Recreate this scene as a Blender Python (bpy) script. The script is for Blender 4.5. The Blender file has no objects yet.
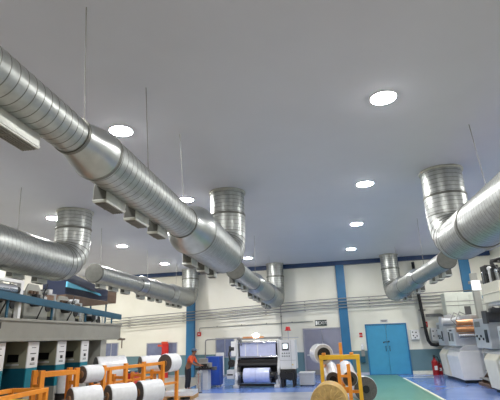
import bpy, bmesh, math, random
from mathutils import Vector, Matrix
random.seed(7)
PI = math.pi
scene = bpy.context.scene
COL = scene.collection

# ------------------------------------------------------------------ materials
def lin(c):
    return tuple(((v/255.0)/12.92 if v/255.0 <= 0.04045 else (((v/255.0)+0.055)/1.055)**2.4) for v in c) + (1.0,)

def mat(name, rgb, rough=0.5, metal=0.0, var=0.08, scale=6.0, bump=0.0, coat=0.0, emit=None, estr=0.0, alpha=1.0, spec=0.5):
    m = bpy.data.materials.new(name); m.use_nodes = True
    nt = m.node_tree; b = nt.nodes['Principled BSDF']
    tc = nt.nodes.new('ShaderNodeTexCoord'); no = nt.nodes.new('ShaderNodeTexNoise')
    no.inputs['Scale'].default_value = scale; no.inputs['Detail'].default_value = 4
    nt.links.new(tc.outputs['Object'], no.inputs['Vector'])
    rp = nt.nodes.new('ShaderNodeValToRGB')
    c = lin(rgb)
    rp.color_ramp.elements[0].position = 0.3; rp.color_ramp.elements[1].position = 0.7
    rp.color_ramp.elements[0].color = tuple(v*(1-var) for v in c[:3]) + (1,)
    rp.color_ramp.elements[1].color = tuple(min(1, v*(1+var)) for v in c[:3]) + (1,)
    nt.links.new(no.outputs['Fac'], rp.inputs['Fac'])
    nt.links.new(rp.outputs['Color'], b.inputs['Base Color'])
    b.inputs['Roughness'].default_value = rough; b.inputs['Metallic'].default_value = metal
    b.inputs['Specular IOR Level'].default_value = spec
    if coat: b.inputs['Coat Weight'].default_value = coat
    if bump:
        bp = nt.nodes.new('ShaderNodeBump'); bp.inputs['Strength'].default_value = bump
        nt.links.new(no.outputs['Fac'], bp.inputs['Height']); nt.links.new(bp.outputs['Normal'], b.inputs['Normal'])
    if emit:
        b.inputs['Emission Color'].default_value = lin(emit); b.inputs['Emission Strength'].default_value = estr
    if alpha < 1: b.inputs['Alpha'].default_value = alpha
    return m

M = {}
M['galv'] = mat('galvanised_steel', (166,169,166), 0.40, 0.88, 0.15, 9, 0.04)
M['galv_plain'] = mat('galvanised_sheet', (174,177,175), 0.32, 0.9, 0.10, 5, 0.03)
M['galv_dull'] = mat('galvanised_dull', (176,176,168), 0.5, 0.6, 0.10, 8)
M['galv_dark'] = mat('dark_zinc', (96,97,93), 0.55, 0.5, 0.12, 10)  # darker zinc tone for duct end caps and outlet box ends
M['seam'] = mat('duct_seam', (118,118,112), 0.5, 0.8, 0.1)
M['zinc_box'] = mat('zinc_box', (196,198,192), 0.45, 0.55, 0.10, 9)
M['grille'] = mat('grille_grey', (128,126,120), 0.6, 0.4, 0.1, 30)
M['ceiling'] = mat('ceiling_paint', (202,204,214), 0.85, 0, 0.015, 1.2)
M['blue_steel'] = mat('blue_painted_steel', (38,108,152), 0.42, 0, 0.05, 3)
M['navy_steel'] = mat('dark_blue_painted_steel', (24,56,98), 0.45, 0, 0.06, 3)
M['hood_navy'] = mat('hood_navy_paint', (18,32,62), 0.4, 0, 0.06, 3)
M['blue_door'] = mat('blue_door_paint', (62,146,186), 0.38, 0, 0.05, 3)
M['blue_door_dark'] = mat('blue_door_frame_paint', (36,110,156), 0.42, 0, 0.05, 3)
M['grey_door'] = mat('grey_door_paint', (142,142,158), 0.4, 0, 0.05, 3)
M['rubber'] = mat('black_rubber', (28,28,30), 0.6)
M['black'] = mat('black_plastic', (22,22,24), 0.4)
M['dark'] = mat('dark_metal', (52,52,52), 0.45, 0.4)
M['darkgrey'] = mat('dark_grey_paint', (78,78,80), 0.5)
M['midgrey'] = mat('mid_grey_paint', (136,136,134), 0.5)
M['press_grey'] = mat('press_grey_paint', (160,160,152), 0.45, 0, 0.05, 3)
M['press_beam'] = mat('press_beam_paint', (142,141,133), 0.5, 0, 0.06, 3)
M['olive'] = mat('olive_panel_paint', (150,150,130), 0.5, 0, 0.06, 4)
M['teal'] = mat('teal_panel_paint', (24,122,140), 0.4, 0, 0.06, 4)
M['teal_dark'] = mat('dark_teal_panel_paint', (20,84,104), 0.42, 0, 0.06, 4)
M['press_blue'] = mat('press_rail_blue', (24,78,102), 0.4, 0, 0.06, 4)
M['white_paint'] = mat('white_machine_paint', (226,226,226), 0.38, 0, 0.03, 4)
M['cream'] = mat('cream_machine_paint', (224,220,204), 0.42, 0, 0.03, 4)
M['lightgrey'] = mat('light_grey_paint', (196,198,200), 0.42, 0, 0.04, 4)
M['steel'] = mat('polished_steel', (200,202,206), 0.22, 1.0, 0.06, 5)
M['chrome'] = mat('bright_roller_steel', (214,216,220), 0.15, 1.0, 0.03, 5)
M['press_pale'] = mat('pale_grey_green_paint', (194,198,188), 0.45, 0, 0.03, 4)
M['orange'] = mat('orange_painted_steel', (224,140,44), 0.42, 0, 0.07, 7)
M['yellow'] = mat('yellow_painted_steel', (222,172,40), 0.42, 0, 0.07, 7)
M['film'] = mat('white_film', (216,218,222), 0.25, 0, 0.05, 14, 0.15, 0.3)
M['film_blue'] = mat('bluish_film', (196,204,236), 0.18, 0.15, 0.06, 8, 0.08, 0.4)
M['film_side'] = mat('pale_roll_side', (176,174,172), 0.5, 0, 0.12, 16)
M['film_edge'] = mat('film_roll_edge', (86,82,80), 0.55, 0, 0.2, 20)
M['kraft'] = mat('tan_film_roll', (206,172,104), 0.4, 0, 0.22, 5, 0.12, 0.3)
M['kraft_edge'] = mat('tan_film_roll_edge', (192,158,96), 0.42, 0, 0.25, 9, 0.1, 0.2)
M['card'] = mat('cardboard_core', (132,98,66), 0.7)
M['red'] = mat('red_paint', (196,38,36), 0.4, 0, 0.06)
M['ext_red'] = mat('extinguisher_red', (158,28,30), 0.35, 0, 0.06)
M['orange_red'] = mat('orange_red_paint', (204,72,40), 0.45, 0, 0.06)
M['brown'] = mat('brown_board', (98,78,64), 0.6, 0, 0.1)
M['cyan'] = mat('pale_cyan_light_streak', (112,196,226), 0.25, 0, 0.08, 3)  # colour of the painted light streak on the hood
M['window'] = mat('window_glass_dark', (120,128,156), 0.12, 0, 0.12, 2.5)
M['frame'] = mat('window_frame_grey', (166,166,176), 0.4)
M['royal'] = mat('royal_blue_paint', (48,84,176), 0.4, 0, 0.06, 4)
M['screen'] = mat('lit_screen', (230,236,240), 0.3, emit=(226,236,240), estr=1.6)
M['lamp'] = mat('led_lens', (255,255,255), 0.4, emit=(255,253,250), estr=300)
M['work_lamp'] = mat('work_lamp_lens', (255,255,255), 0.4, emit=(250,250,255), estr=22)
M['white_tube'] = mat('lit_white_panel', (248,248,250), 0.4, emit=(250,250,255), estr=1.0)
M['copper'] = mat('copper_roller', (208,150,104), 0.35, 0.5, 0.1)
M['sign_white'] = mat('sign_white', (232,232,228), 0.5)
M['sign_green'] = mat('sign_dark_green', (22,42,34), 0.45)
M['skin'] = mat('skin', (138,92,68), 0.55)
M['hair'] = mat('black_hair', (24,20,18), 0.7)
M['vest'] = mat('orange_work_shirt', (214,84,40), 0.75)
M['trousers'] = mat('dark_trousers', (34,36,44), 0.8)
M['cap'] = mat('grey_blue_cap', (88,104,126), 0.7)
M['wood'] = mat('pallet_wood', (176,140,96), 0.7, 0, 0.15)
M['beacon'] = mat('red_beacon', (214,30,34), 0.3)
M['yellow_thing'] = mat('yellow_plastic', (226,196,60), 0.4)
M['green_tag'] = mat('green_sticker', (96,130,108), 0.5)

def wall_material():
    m = bpy.data.materials.new('painted_factory_wall'); m.use_nodes = True
    nt = m.node_tree; b = nt.nodes['Principled BSDF']; b.inputs['Roughness'].default_value = 0.6
    tc = nt.nodes.new('ShaderNodeTexCoord'); sp = nt.nodes.new('ShaderNodeSeparateXYZ')
    nt.links.new(tc.outputs['Object'], sp.inputs[0])
    gt = nt.nodes.new('ShaderNodeMath'); gt.operation = 'GREATER_THAN'; gt.inputs[1].default_value = 1.22
    nt.links.new(sp.outputs['Z'], gt.inputs[0])
    no = nt.nodes.new('ShaderNodeTexNoise'); no.inputs['Scale'].default_value = 0.9; no.inputs['Detail'].default_value = 5
    nt.links.new(tc.outputs['Object'], no.inputs['Vector'])
    def ramp(a, c):
        r = nt.nodes.new('ShaderNodeValToRGB')
        r.color_ramp.elements[0].position = 0.3; r.color_ramp.elements[1].position = 0.7
        r.color_ramp.elements[0].color = lin(a); r.color_ramp.elements[1].color = lin(c)
        nt.links.new(no.outputs['Fac'], r.inputs['Fac']); return r
    lo = ramp((92,124,134), (104,136,144)); hi = ramp((226,224,210), (234,232,220))
    mx = nt.nodes.new('ShaderNodeMix'); mx.data_type = 'RGBA'
    nt.links.new(gt.outputs[0], mx.inputs['Factor'])
    nt.links.new(lo.outputs['Color'], mx.inputs['A']); nt.links.new(hi.outputs['Color'], mx.inputs['B'])
    nt.links.new(mx.outputs['Result'], b.inputs['Base Color'])
    return m
M['wall'] = wall_material()

def floor_material(name, a, c, rough):
    m = bpy.data.materials.new(name); m.use_nodes = True
    nt = m.node_tree; b = nt.nodes['Principled BSDF']
    tc = nt.nodes.new('ShaderNodeTexCoord')
    no = nt.nodes.new('ShaderNodeTexNoise'); no.inputs['Scale'].default_value = 0.7; no.inputs['Detail'].default_value = 6
    nt.links.new(tc.outputs['Object'], no.inputs['Vector'])
    r = nt.nodes.new('ShaderNodeValToRGB')
    r.color_ramp.elements[0].position = 0.3; r.color_ramp.elements[1].position = 0.72
    r.color_ramp.elements[0].color = lin(a); r.color_ramp.elements[1].color = lin(c)
    nt.links.new(no.outputs['Fac'], r.inputs['Fac']); nt.links.new(r.outputs['Color'], b.inputs['Base Color'])
    mr = nt.nodes.new('ShaderNodeMapRange'); mr.inputs['To Min'].default_value = rough*0.7; mr.inputs['To Max'].default_value = rough*1.4
    nt.links.new(no.outputs['Fac'], mr.inputs['Value']); nt.links.new(mr.outputs['Result'], b.inputs['Roughness'])
    return m
M['floor_blue'] = floor_material('blue_epoxy_floor', (98,130,196), (116,146,208), 0.16)
M['floor_green'] = floor_material('green_epoxy_floor', (84,132,116), (98,146,126), 0.3)
M['floor_pale'] = floor_material('pale_bounce_floor', (160,154,144), (176,170,158), 0.4)  # pale tone chosen for the light it bounces upward
M['floor_grey'] = floor_material('pale_epoxy_floor', (166,172,186), (184,188,196), 0.22)
M['line_white'] = mat('floor_line_paint', (226,226,206), 0.4)

# ------------------------------------------------------------------ mesh building
class MB:
    def __init__(self): self.bm = bmesh.new()
    def _new(self, ret, mi):
        for v in ret:
            for f in v.link_faces: f.material_index = mi
    def box(self, x0, x1, y0, y1, z0, z1, mi=0, rot=None):
        c = Vector(((x0+x1)/2, (y0+y1)/2, (z0+z1)/2))
        m = Matrix.Translation(c)
        if rot is not None: m = m @ rot.to_4x4()
        m = m @ Matrix.Diagonal((abs(x1-x0), abs(y1-y0), abs(z1-z0), 1))
        r = bmesh.ops.create_cube(self.bm, size=1, matrix=m); self._new(r['verts'], mi); return self
    def cyl(self, p, q, r, seg=16, r2=None, mi=0, caps=True):
        p, q = Vector(p), Vector(q); d = q-p
        m = Matrix.Translation((p+q)/2) @ d.to_track_quat('Z', 'Y').to_matrix().to_4x4()
        k = bmesh.ops.create_cone(self.bm, cap_ends=caps, segments=seg, radius1=r, radius2=r if r2 is None else r2, depth=d.length, matrix=m)
        self._new(k['verts'], mi); return self
    def sphere(self, c, r, s=(1,1,1), seg=14, mi=0):
        m = Matrix.Translation(c) @ Matrix.Diagonal((s[0], s[1], s[2], 1))
        k = bmesh.ops.create_uvsphere(self.bm, u_segments=seg, v_segments=max(8, seg//2+2), radius=r, matrix=m)
        self._new(k['verts'], mi); return self
    def tube(self, pts, r, seg=8, mi=0):
        pts = [Vector(p) for p in pts]; rings = []
        for i, p in enumerate(pts):
            t = (pts[min(i+1, len(pts)-1)] - pts[max(i-1, 0)]).normalized()
            a = t.cross(Vector((0,0,1)))
            if a.length < 1e-3: a = t.cross(Vector((0,1,0)))
            a.normalize(); b = t.cross(a)
            rings.append([self.bm.verts.new(p + a*r*math.cos(2*PI*k/seg) + b*r*math.sin(2*PI*k/seg)) for k in range(seg)])
        self._skin(rings, lambda i: mi); return self
    def _skin(self, rings, mfun, cap=True):
        n = len(rings[0])
        for i in range(len(rings)-1):
            for k in range(n):
                f = self.bm.faces.new((rings[i][k], rings[i][(k+1) % n], rings[i+1][(k+1) % n], rings[i+1][k]))
                f.material_index = mfun(i); f.smooth = True
        if cap:
            for rg in (rings[0], rings[-1]):
                f = self.bm.faces.new(rg); f.material_index = mfun(0)
    def lathe(self, frames, seg=40, mflags=None, cap=True):
        # frames: list of (centre, tangent, radius) swept in the YZ plane
        rings = []
        X = Vector((1,0,0))
        for c, t, r in frames:
            e2 = X.cross(Vector(t).normalized())
            rings.append([self.bm.verts.new(Vector(c) + X*r*math.cos(2*PI*k/seg) + e2*r*math.sin(2*PI*k/seg)) for k in range(seg)])
        self._skin(rings, (lambda i: mflags[i]) if mflags else (lambda i: 0), cap); return self
    def prism(self, poly, axis, a, b, mi=0):
        # poly: outline in the other two axes; extruded along axis from a to b
        def pt(u, v, w):
            return {'x': (w, u, v), 'y': (u, w, v), 'z': (u, v, w)}[axis]
        A = [self.bm.verts.new(pt(u, v, a)) for u, v in poly]; B = [self.bm.verts.new(pt(u, v, b)) for u, v in poly]
        fs = [self.bm.faces.new(A), self.bm.faces.new(B)]
        n = len(poly)
        for i in range(n): fs.append(self.bm.faces.new((A[i], A[(i+1) % n], B[(i+1) % n], B[i])))
        for f in fs: f.material_index = mi
        return self
    def build(self, name, mats, parent=None, bevel=0.0, smooth=False, sharp=40):
        bmesh.ops.recalc_face_normals(self.bm, faces=self.bm.faces)
        me = bpy.data.meshes.new(name); self.bm.to_mesh(me); self.bm.free()
        for m in (mats if isinstance(mats, (list, tuple)) else [mats]): me.materials.append(M[m] if isinstance(m, str) else m)
        if smooth:
            for p in me.polygons: p.use_smooth = True
            try: me.set_sharp_from_angle(angle=math.radians(sharp))
            except Exception: pass
        o = bpy.data.objects.new(name, me); COL.objects.link(o)
        if parent is not None: o.parent = parent
        if bevel:
            bv = o.modifiers.new('Bevel', 'BEVEL'); bv.width = bevel; bv.segments = 2; bv.limit_method = 'ANGLE'
        return o

def thing(name, label, cat, loc=(0,0,0), rz=0.0, group=None):
    o = bpy.data.objects.new(name, None); COL.objects.link(o)
    o.location = loc; o.rotation_euler = (0,0,rz); o.empty_display_size = 0.2
    o['label'] = label; o['category'] = cat
    if group: o['group'] = group
    return o
def tag(o, label, cat, group=None):
    o['label'] = label; o['category'] = cat
    if group: o['group'] = group
    return o
def struct(o):
    o['kind'] = 'structure'; return o
def copy_tree(o, parent=None):
    c = o.copy(); COL.objects.link(c)
    if parent is not None: c.parent = parent
    for ch in list(o.children): copy_tree(ch, c)
    return c
def one(name, mats, fn, parent=None, bevel=0.0, smooth=False):
    b = MB(); fn(b); return b.build(name, mats, parent, bevel, smooth)
def bx(name, m, parent, *a, bevel=0.006):
    return MB().box(*a).build(name, m, parent, bevel)
def cy(name, m, parent, p, q, r, seg=20):
    return MB().cyl(p, q, r, seg).build(name, m, parent, 0, True)

# ------------------------------------------------------------------ the hall
H = 6.16
TW = 0.07
WR = -math.atan(TW)
def wy(x): return 25.57 - TW*(x-2.98)
XL, XR, YF = -15.0, 9.2, -5.0

struct(MB().box(XL-.2, XR+.2, YF-.2, 27.6, -0.2, 0).build('floor', 'floor_blue'))
def green(b):
    b.box(0.7, 3.55, YF, 25.3, 0.0005, 0.003)
struct(one('floor_bounce', 'floor_pale', lambda b: (b.box(XL, -6.3, YF, 27, .0005, .002), b.box(-6.3, XR, YF, 9.0, .003, .005))))  # unseen pale floor areas added to bounce light onto the ceiling
struct(one('floor_walkway', 'floor_green', green))
struct(one('floor_line', 'line_white', lambda b: (b.box(3.55, 3.65, YF, 23.6, 0.0005, 0.004), b.box(3.65, 5.0, 23.5, 23.6, 0.0005, 0.004))))
struct(one('floor_apron', 'floor_grey', lambda b: b.box(-6.3, 0.7, YF, 18.5, 0.0005, 0.003)))
struct(MB().box(XL-.2, XR+.2, YF-.2, 27.6, H, H+.2).build('ceiling', 'ceiling'))
b = MB(); b.prism([(XL-.2, wy(XL-.2)), (XR+.2, wy(XR+.2)), (XR+.2, wy(XR+.2)+.25), (XL-.2, wy(XL-.2)+.25)], 'z', 0, H)
struct(b.build('wall_back', 'wall'))
struct(MB().box(XL-.2, XL, YF, 27.2, 0, H).build('wall_left', 'wall'))
struct(MB().box(XR, XR+.2, YF, 26, 0, H).build('wall_right', 'wall'))
struct(MB().box(XL-.2, XR+.2, YF-.2, YF, 0, H).build('wall_front', 'wall'))

def wallbox(x0, x1, z0, z1, out, name, m, parent=None, gap=0.0, bevel=0.0):
    # a box lying on the back wall between two x positions, in world space
    bb = MB()
    pr = [(x0, wy(x0)-out-gap), (x1, wy(x1)-out-gap), (x1, wy(x1)-gap), (x0, wy(x0)-gap)]
    bb.prism(pr, 'z', z0, z1)
    return bb.build(name, m, parent, bevel)
# blue steel frame of the hall against the back wall
struct(wallbox(-14.9, 9.1, 5.93, H-.001, .22, 'trim_1', 'navy_steel'))
def column(name, x0, x1, d=.2, z1=5.93):
    bb = MB()
    w = x1-x0
    for a, c, o0, o1 in ((x0, x1, d, d-.03), (x0, x1, .03, 0), (x0+w*.42, x1-w*.42, d-.03, .03)):
        bb.prism([(a, wy(a)-o0), (c, wy(c)-o0), (c, wy(c)-o1), (a, wy(a)-o1)], 'z', 0, z1)
    return struct(bb.build(name, 'blue_steel'))
column('trim_2', -8.2, -7.68)
column('trim_3', .88, 1.36, .2)
column('trim_4', 7.52, 8.0)
struct(wallbox(-14.9, -1.3, 0, .12, .03, 'baseboard_back', 'floor_grey'))
struct(wallbox(1.4, 2.2, 0, .12, .03, 'baseboard_back_middle', 'floor_grey'))
struct(wallbox(4.4, 9.1, 0, .16, .03, 'baseboard_back_right', 'line_white'))

# doors of the back wall
def wall_thing(name, label, cat, x, z, group=None):
    return thing(name, label, cat, (x, wy(x), z), WR, group)
def wall_struct(name, x):
    o = bpy.data.objects.new(name, None); COL.objects.link(o); o.location = (x, wy(x), 0); o.rotation_euler = (0,0,WR); return struct(o)
d = wall_struct('door_1', 3.29)           # blue double door
W2, HD = 1.02, 2.52
one('frame', 'blue_door_dark', lambda b: (b.box(-W2-.07, -W2, -.09, 0, 0, HD+.07), b.box(W2, W2+.07, -.09, 0, 0, HD+.07), b.box(-W2-.07, W2+.07, -.09, 0, HD, HD+.07)), d)
for s in (-1, 1):
    lf = bx('leaf', 'blue_door', d, min(s*.006, s*W2), max(s*.006, s*W2), -.06, 0, .012, HD-.004)
    cy('handle', 'dark', lf, (s*.1, -.10, 1.18), (s*.1, -.10, 1.42), .014)
    one('handle_mount', 'dark', lambda b: (b.box(s*.1-.02, s*.1+.02, -.1, -.06, 1.17, 1.2), b.box(s*.1-.02, s*.1+.02, -.1, -.06, 1.4, 1.43)), lf)
one('latch', 'dark', lambda b: (b.box(-.2, .12, -.085, -.06, 1.62, 1.66), b.box(-.22, -.16, -.09, -.06, 1.58, 1.64), b.box(.06, .12, -.09, -.06, 1.64, 1.70)), d)
d = wall_struct('door_2', -.155)          # grey double door
W2, HD = 1.0, 2.42
one('frame', 'frame', lambda b: (b.box(-W2-.07, -W2, -.09, 0, 0, HD+.07), b.box(W2, W2+.07, -.09, 0, 0, HD+.07), b.box(-W2-.07, W2+.07, -.09, 0, HD, HD+.07)), d)
for s in (-1, 1):
    lf = bx('leaf', 'grey_door', d, min(s*.006, s*W2), max(s*.006, s*W2), -.06, 0, .012, HD-.004)
    bx('push_bar', 'lightgrey', lf, min(s*.1, s*.9), max(s*.1, s*.9), -.12, -.06, 1.02, 1.1)
    bx('kick_plate', 'midgrey', lf, min(s*.06, s*.95), max(s*.06, s*.95), -.066, -.06, .05, .3)
# windows in the back wall
def window(n, x0, x1, z0, z1, nb):
    xc = (x0+x1)/2; w = (x1-x0)/2
    o = wall_struct('window_%d' % n, xc)
    one('frame', 'frame', lambda b: (b.box(-w, w, -.05, 0, z0-.05, z0), b.box(-w, w, -.05, 0, z1, z1+.05), b.box(-w-.05, -w, -.05, 0, z0-.05, z1+.05), b.box(w, w+.05, -.05, 0, z0-.05, z1+.05)), o)
    one('pane', 'window', lambda b: b.box(-w, w, -.02, -.005, z0, z1), o)
    if nb: one('mullion', 'frame', lambda b: [b.box(-w+2*w*k/(nb+1)-.02, -w+2*w*k/(nb+1)+.02, -.05, -.02, z0, z1) for k in range(1, nb+1)], o)
window(1, -10.75, -8.85, 1.1, 1.92, 0)
window(2, -13.6, -12.75, 1.2, 2.0, 1)
window(3, -6.35, -5.3, 1.08, 2.08, 1)
struct(wallbox(-6.35, -5.9, .05, 1.02, .02, 'trim_5', 'lightgrey'))

# ------------------------------------------------------------------ ceiling downlights
def downlight(x, y, label, group):
    t = thing('ceiling_downlight', label, 'ceiling light', (x, y, H), 0, group)
    fr = []
    for r, z in ((.245, 0), (.245, -.01), (.235, -.014), (.226, -.012), (.225, -.004)): fr.append((r, z))
    bb = MB(); rings = [[bb.bm.verts.new((r*math.cos(2*PI*k/32), r*math.sin(2*PI*k/32), z)) for k in range(32)] for r, z in fr]
    bb._skin(rings, lambda i: 0, False); bb.build('trim_ring', 'white_paint', t)
    bb = MB(); rings = [[bb.bm.verts.new((.22*math.cos(a)*math.cos(2*PI*k/32), .22*math.cos(a)*math.sin(2*PI*k/32), -.008-.026*math.sin(a))) for k in range(32)] for a in (0, .3, .6, .9, 1.2, 1.45)]
    bb._skin(rings, lambda i: 0, True); bb.build('lens', 'lamp', t)
    return t
gr = 'round downlights of the right-hand row'; gl = 'round downlights of the middle row'
downlight(1.38, 7.24, 'largest round downlight in bare ceiling, nearest of the right row', gr)
downlight(1.46, 12.0, 'second nearest round downlight of the right row, left of the upright duct riser', gr)
downlight(1.54, 16.75, 'third round downlight of the right row, between a larger and a smaller one', gr)
downlight(1.62, 21.95, 'smallest round downlight of the right row, closest to the back wall', gr)
downlight(-3.74, 7.41, 'round downlight glaring beside the wide reducer of the long middle duct', gl)
downlight(-3.85, 12.1, 'round downlight half hidden behind the middle duct, left of its riser', gl)
downlight(-3.80, 17.2, 'round downlight covered by the elbow of the long middle duct', gl)
downlight(-3.74, 22.74, 'small round downlight near back wall, right of the middle duct elbow', gl)
go = 'downlights of the row over the left printing press'
downlight(-8.6, 17.84, 'faint round downlight over the capped left duct', go)
for x, y in ((-8.9, 7.9), (-8.75, 12.9), (-8.5, 23.0)):
    downlight(x, y, 'round ceiling downlight hidden above the left ducts', go)
for y in (7.0, 11.7, 16.5, 21.6): downlight(6.8, y, 'round ceiling downlight over the right-hand machines', 'downlights over the right machines')
for x, y in ((-13.4, 8.2), (-13.3, 13.2), (-13.2, 18.2), (-13.1, 23.4)): downlight(x, y, 'round ceiling downlight along the far left wall', 'downlights along the left wall')
for x in (-8.9, -3.7, 1.35, 6.8):
    for y in (2.4,): downlight(x, y, 'round ceiling downlight above the near end of the hall', 'downlights over the near end of the hall')

# ------------------------------------------------------------------ spiral ducts
def ringed(mb, s0, s1, r, fn, pitch, ridge=.002, sw=.012):
    # fn(s) -> (centre, tangent); ring seams every pitch
    fr, fl = [], []
    fr.append((*fn(s0), r)); s = s0 + pitch*.5
    while s < s1 - sw*2:
        for ds, dr in ((0, 0), (.003, ridge), (sw-.003, ridge), (sw, 0)):
            fr.append((*fn(s+ds), r+dr))
        fl += [0, 1, 1, 1]
        s += pitch
    fr.append((*fn(s1), r)); fl.append(0)
    mb.lathe(fr, 44, fl)

def duct(label, x, yr, z, secs, noz, sgn, bend=.72, pitch=.135, cap=True, rods=(), group='galvanised spiral air ducts', rz_tilt=0):
    """secs: list of (y0, y1, r) from the far tail to the riser, joined by reducers; yr: y of the riser"""
    t = thing('spiral_duct', label, 'air duct', (x, yr, z), 0, group)
    L = lambda s: ((0, s, 0), (0, 1, 0))
    R = secs[-1][2]
    for i, (y0, y1, r) in enumerate(secs):
        a, c = y0-yr, y1-yr
        bb = MB(); ringed(bb, a, c, r, L, .11 if r < .25 else pitch, .0018 if r < .45 else .0015, .011 if r < .45 else .008)
        bb.build('duct_section', ['galv', 'seam'], t, 0, True, 20)
        if i+1 < len(secs):
            n0, r2 = secs[i+1][0]-yr, secs[i+1][2]
            bb = MB()
            fr = [(*L(c-.03), r+.012), (*L(c+.015), r+.014), (*L(c+.02), r+.004)]
            k = n0-c
            for q in (.1, .3, .5, .7, .9):
                sm = q*q*(3-2*q); fr.append((*L(c+k*q), r+(r2-r)*sm+.004))
            fr += [(*L(n0-.02), r2+.004), (*L(n0-.015), r2+.014), (*L(n0+.03), r2+.012)]
            bb.lathe(fr, 44, [1, 1] + [0]*(len(fr)-4) + [1])
            bb.build('reducer', ['galv_plain', 'seam'], t, 0, True, 20)
    if cap:
        y0, r = secs[0][0]-yr, secs[0][2]
        bb = MB(); bb.lathe([(*L(y0-.03), r*.96), (*L(y0-.025), r+.012), (*L(y0+.04), r+.012), (*L(y0+.045), r+.002)], 44)
        bb.build('end_cap', 'galv_dark', t)
    # segmented elbow from horizontal to vertical
    bb = MB(); N = 5; fr = []; fl = []
    pts = []
    for k in range(N+1):
        a = (PI/2)*k/N
        pts.append(((0, -bend + bend*math.sin(a), bend - bend*math.cos(a)), (0, math.cos(a), math.sin(a))))
    for k, (c, tn) in enumerate(pts):
        c, tn = Vector(c), Vector(tn)
        for ds, dr in ((-.012, 0), (-.009, .007), (.009, .007), (.012, 0)):
            fr.append((c+tn*ds, tn, R+dr)); fl.append(1)
        fl[-1] = 0
    bb.lathe(fr, 44, fl[:-1]); bb.build('elbow', ['galv', 'seam'], t, 0, True, 20)
    V = lambda s: ((0, 0, s), (0, 0, 1))
    top = H-z-.004
    mid = bend + (top-bend)*.42
    bb = MB(); ringed(bb, bend+.01, mid, R+.006, V, .11, .003, .013); bb.build('riser', ['galv', 'seam'], t, 0, True, 20)
    bb = MB(); ringed(bb, mid, top, R-.004, V, .11, .003, .013); bb.build('riser', ['galv', 'seam'], t, 0, True, 20)
    bb = MB(); bb.lathe([(*V(mid-.03), R+.014), (*V(mid), R+.022), (*V(mid+.03), R+.014)], 44); bb.build('joint_band', 'seam', t)
    bb = MB(); bb.lathe([(*V(top-.05), R), (*V(top-.05), R+.035), (*V(top), R+.04), (*V(top), R)], 44); bb.build('ceiling_collar', 'galv_dull', t)
    # outlet boxes along the lower outer side
    ca = math.radians(-90+sgn*33)
    o_ = Vector((math.cos(ca), 0, math.sin(ca)))
    rot = Matrix(((-1,0,0), (0,1,0), (0,0,-1)))
    for y0, y1 in noz:
        yc = (y0+y1)/2
        r = [s for s in secs if s[0]-.7 <= yc][-1][2]
        h, w = (.27, .19) if r < .45 else (.28, .20)
        if y1-y0 > .75: h, w = .28, .18
        y0 += .1; y1 -= .05
        c = o_*(r+.055) + Vector((0, 0, .01))
        m = Matrix.Translation(c + Vector((0, yc-yr, 0))) @ rot.to_4x4()
        def B(mb, x0, x1, a0, a1, z0, z1):
            k = bmesh.ops.create_cube(mb.bm, size=1, matrix=m @ Matrix.Translation(((x0+x1)/2, (a0+a1)/2, (z0+z1)/2)) @ Matrix.Diagonal((x1-x0, a1-a0, z1-z0, 1)))
        l = (y1-y0)/2
        bb = MB(); B(bb, -w/2, w/2, -l, l, -h/2, h/2)
        B(bb, -w/2-.006, w/2+.006, -l-.006, l+.006, h/2-.04, h/2-.015)
        nz = bb.build('outlet_box', 'zinc_box', t, .006)
        bb = MB(); B(bb, -w/2+.01, w/2-.01, -l-.004, -l, -h/2, h/2-.03); bb.build('end_plate', 'galv_dark', nz)  # darker plate on the near end only
        bb = MB()
        B(bb, -w/2+.02, w/2-.02, -l+.02, l-.02, h/2, h/2+.004)
        for k in range(5):
            xx = -w/2+.035+k*(w-.07)/4
            B(bb, xx-.008, xx+.008, -l+.03, l-.03, h/2+.004, h/2+.014)
        B(bb, -w/2+.02, w/2-.02, -.015, .015, h/2+.004, h/2+.016)
        bb.build('outlet_grille', 'grille', nz)
    for ry, dx, r in rods:
        bb = MB(); bb.cyl((-.02, ry-yr, r), (dx, ry-yr+.02, top+.002), .008, 8)
        bb.cyl((-.02, ry-yr, r-.02), (-.02, ry-yr, r+.02), .03, 8)
        bb.build('hanger_rod', 'midgrey', t)
    return t

duct('long stepped silver duct across the upper left, widening twice before its upright riser', -2.5, 11.8, 4.22,
     [(-1.5, 3.85, .205), (4.4, 7.6, .30), (8.3, 11.08, .495)],
     [(2.6, 3.5), (4.8, 5.5), (5.7, 6.35), (6.6, 7.2), (8.85, 9.5), (9.95, 10.5), (10.85, 11.3)], -1,
     rods=[(4.1, -.16, .22), (6.0, -.14, .31), (7.8, -.14, .40), (1.5, -.1, .21)])
duct('silver duct behind the long middle duct, riser beside the blue beam at back wall', -2.58, 25.2, 4.12,
     [(13.2, 16.6, .29), (17.0, 20.8, .40), (21.2, 24.48, .49)],
     [(13.5, 14.1), (14.5, 15.1), (15.5, 16.1), (17.3, 17.95), (18.4, 19.05), (19.5, 20.15), (21.5, 22.1), (22.5, 23.1), (23.4, 24.0)], -1,
     rods=[(17.5, 0, .40), (22.5, 0, .49), (14.0, 0, .29)])
duct('thick silver duct at the left edge, ending in a riser above the printing press', -7.68, 12.44, 4.4,
     [(-1.5, 3.0, .36), (3.6, 11.72, .535)], [(6.2, 6.8), (7.8, 8.4), (10.1, 10.75), (11.15, 11.75)], -1, bend=.72,
     rods=[(9.9, -.1, .53), (6.0, 0, .53)])
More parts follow.
